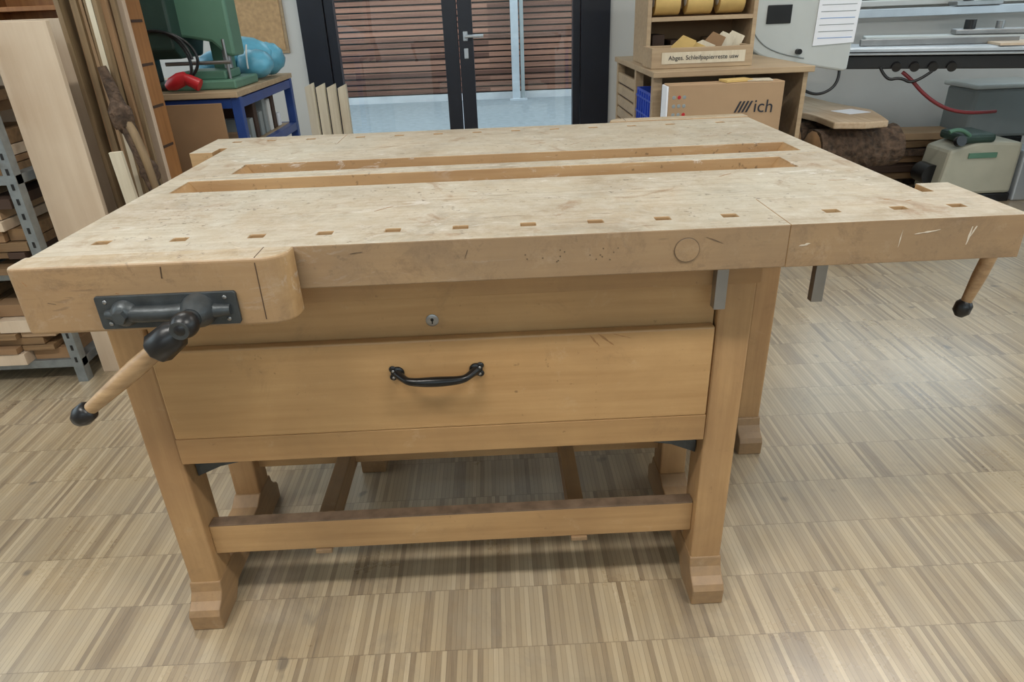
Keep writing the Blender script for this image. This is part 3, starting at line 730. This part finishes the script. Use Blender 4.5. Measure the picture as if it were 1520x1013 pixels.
for i in range(4): cyl('clamp_knob_%d'%i,(.30+i*.09,-.03,.79),(.30+i*.09,.02,.80),.024,'black')
tube('clamp_loop',[(.22,-.02,.79),(.26,-.03,.72),(.33,-.03,.74),(.40,-.03,.70),(.48,-.02,.77)],.008,'black')
box('carriage',.62,.98,.36,.50,.932,.96,'steel',.006)
cyl('carriage_knob',(.70,.43,.96),(.70,.43,1.01),.03,'black'); cyl('carriage_knob_b',(.85,.43,.96),(.85,.43,1.0),.022,'steel')
box('fence_bar',.1,.9,.12,.15,.896,.93,'steel',.003,rz=.12)
box('work_board',.75,1.45,.0,.28,.896,.908,'pale',.001,rz=.1)
nogrp()
grp('window_sill'); box('sill',1.9,4.5,4.86,4.998,1.085,1.115,'white',.002); nogrp()
grp('fence_rail'); box('rail',2.15,4.3,4.74,4.80,1.02,1.07,'alu',.004); box('slider',3.0,3.3,4.72,4.82,1.071,1.10,'steel',.004)
cyl('slider_knob',(3.1,4.77,1.10),(3.1,4.77,1.15),.03,'black'); box('slider_motor',3.2,3.32,4.72,4.82,1.10,1.17,'machgrey',.008)
for x in (2.3,4.0): box('bracket_%.1f'%x,x,x+.04,4.80,4.999,1.03,1.05,'black',.002)
nogrp()
grp('red_hose'); tube('hose',[(2.33,4.02,.76),(2.36,3.98,.73),(2.42,3.95,.66),(2.50,3.93,.60),(2.60,3.93,.555),(2.75,3.95,.53),(2.95,4.05,.52)],.010,'hose'); nogrp()
grp('raw_timber_slab')
prism('slab',[(2.0,4.73),(2.13,4.79),(2.16,4.4),(2.23,4.08),(2.17,3.85),(2.12,3.69),(1.98,3.66),(1.83,3.70),(1.84,3.95),(1.79,4.24),(1.88,4.5)],'z',.52,.555,'slab',.006)
box('paper_offcut',2.0,2.15,3.95,4.1,.556,.558,'paper',0,rz=.3)
nogrp()
grp('log_pile')
def log(a,b,r):
    va=Vector(a);vb=Vector(b);d=(vb-va); L=d.length; d.normalize(); q=d.to_track_quat('Z','Y'); bm=bmesh.new(); rings=[]
    for i in range(15):
        t=i/14; ring=[]
        for k in range(20):
            an=2*math.pi*k/20; rr=r*(1+.05*math.sin(3*an+4*t)+random.uniform(-.05,.05))
            ring.append(bm.verts.new(va+q@Vector((rr*math.cos(an),rr*math.sin(an),t*L))))
        rings.append(ring)
    for A,B in zip(rings,rings[1:]):
        for k in range(20): bm.faces.new((A[k],A[(k+1)%20],B[(k+1)%20],B[k]))
    bm.faces.new(rings[0]); bm.faces.new(rings[-1][::-1]); fin('log',bm,'bark',0,False)
    for p,s_ in ((va,-1),(vb,1)): rev('log_end',p+d*s_*.004,p-d*s_*.002,[(0,r*.85),(1,r*.9)],'logend',14)
log((1.90,3.72,.13),(1.95,4.65,.13),.12); log((2.17,3.80,.12),(2.15,4.65,.12),.11)
log((1.80,3.85,.385),(2.28,3.88,.385),.115); log((1.80,4.12,.385),(2.26,4.15,.385),.12); log((1.82,4.42,.385),(2.22,4.40,.385),.115)
nogrp()
grp('timber_offcut_pile')
for i in range(7):
    z=.0+i*.05
    box('beam_%d'%i,2.45+random.uniform(-.08,.05),3.0+random.uniform(-.1,.05),4.42+random.uniform(-.03,.05),4.66,z,z+.044,['bark','brownx','dkbrown','card2','bark','brownx','card'][i],.004,rz=random.uniform(-.12,.12))
nogrp()
grp('dust_extractor')
box('cabinet',3.05,3.5,4.40,4.7,.30,.60,'machgrey',.02); box('lid',3.03,3.52,4.38,4.72,.60,.63,'machine',.01)
box('base',3.08,3.45,4.42,4.68,0,.30,'black',.01)
nogrp()
grp('planer_machine')
prism('body',[(2.66,.05),(2.69,.32),(2.86,.37),(3.12,.35),(3.12,.05)],'y',3.97,4.22,'beige',.02)
cyl('wheel',(2.66,4.05,.16),(2.66,4.17,.16),.06,'black')
box('green_cover',2.74,2.94,3.96,4.2,.355,.41,'greendk',.02)
box('black_foot',2.66,3.12,3.97,4.22,0,.05,'black',.005)
box('label_green',2.80,2.97,3.962,3.969,.27,.30,'green',.001)
box('side_plate',3.14,3.28,3.97,4.2,.0,.30,'alu',.01)
tube('lever',[(2.78,3.97,.40),(2.70,3.95,.46),(2.64,3.95,.43)],.012,'green')
cyl('knob_dark',(2.72,3.97,.37),(2.72,3.94,.38),.03,'black')
nogrp()

# ------------------------------------------------------------------ world + camera
w=bpy.data.worlds.new('world'); S.world=w; w.use_nodes=True
bg=w.node_tree.nodes['Background']; bg.inputs[0].default_value=(.80,.90,1.0,1); bg.inputs[1].default_value=3.2
for (x,y,z,sx,sy,rx) in [(-.21,Y1+.12,1.15,2.05,2.3,-90),(3.2,Y1+.12,1.8,2.6,1.38,-90),(-2.35,Y1+.12,1.87,1.5,1.25,-90),(.4,Y0-.13,1.9,4.4,1.2,90)]:
    l=bpy.data.lights.new('portal','AREA'); l.shape='RECTANGLE'; l.size=sx; l.size_y=sy; l.cycles.is_portal=True
    o=bpy.data.objects.new('daylight_portal',l); COL.objects.link(o); o.location=(x,y,z); o.rotation_euler=(math.radians(rx),0,0)
for (x,y,z,sy,sx,ry) in [(X0-.13,2.3,1.75,4.6,1.5,-90),(X1+.13,1.25,1.75,5.5,1.5,90)]:
    l=bpy.data.lights.new('portal','AREA'); l.shape='RECTANGLE'; l.size=sx; l.size_y=sy; l.cycles.is_portal=True
    o=bpy.data.objects.new('daylight_portal',l); COL.objects.link(o); o.location=(x,y,z); o.rotation_euler=(0,math.radians(ry),0)
h,pt,ro,ya,f=1.1821,.4627,-.0390,.0160,1002.56
r0=Vector((math.cos(ya),-math.sin(ya),0)); fw_=Vector((math.sin(ya)*math.cos(pt),math.cos(ya)*math.cos(pt),-math.sin(pt))); u0=r0.cross(fw_)
c,s=math.cos(ro),math.sin(ro)
R=c*r0+s*u0; U=-s*r0+c*u0; B=-fw_
cd=bpy.data.cameras.new('camera'); cam=bpy.data.objects.new('camera',cd); COL.objects.link(cam)
cam.matrix_world=Matrix(((R.x,U.x,B.x,0),(R.y,U.y,B.y,0),(R.z,U.z,B.z,h),(0,0,0,1)))
cd.sensor_width=36; cd.lens=f/1520*36; cd.clip_start=.02
S.camera=cam
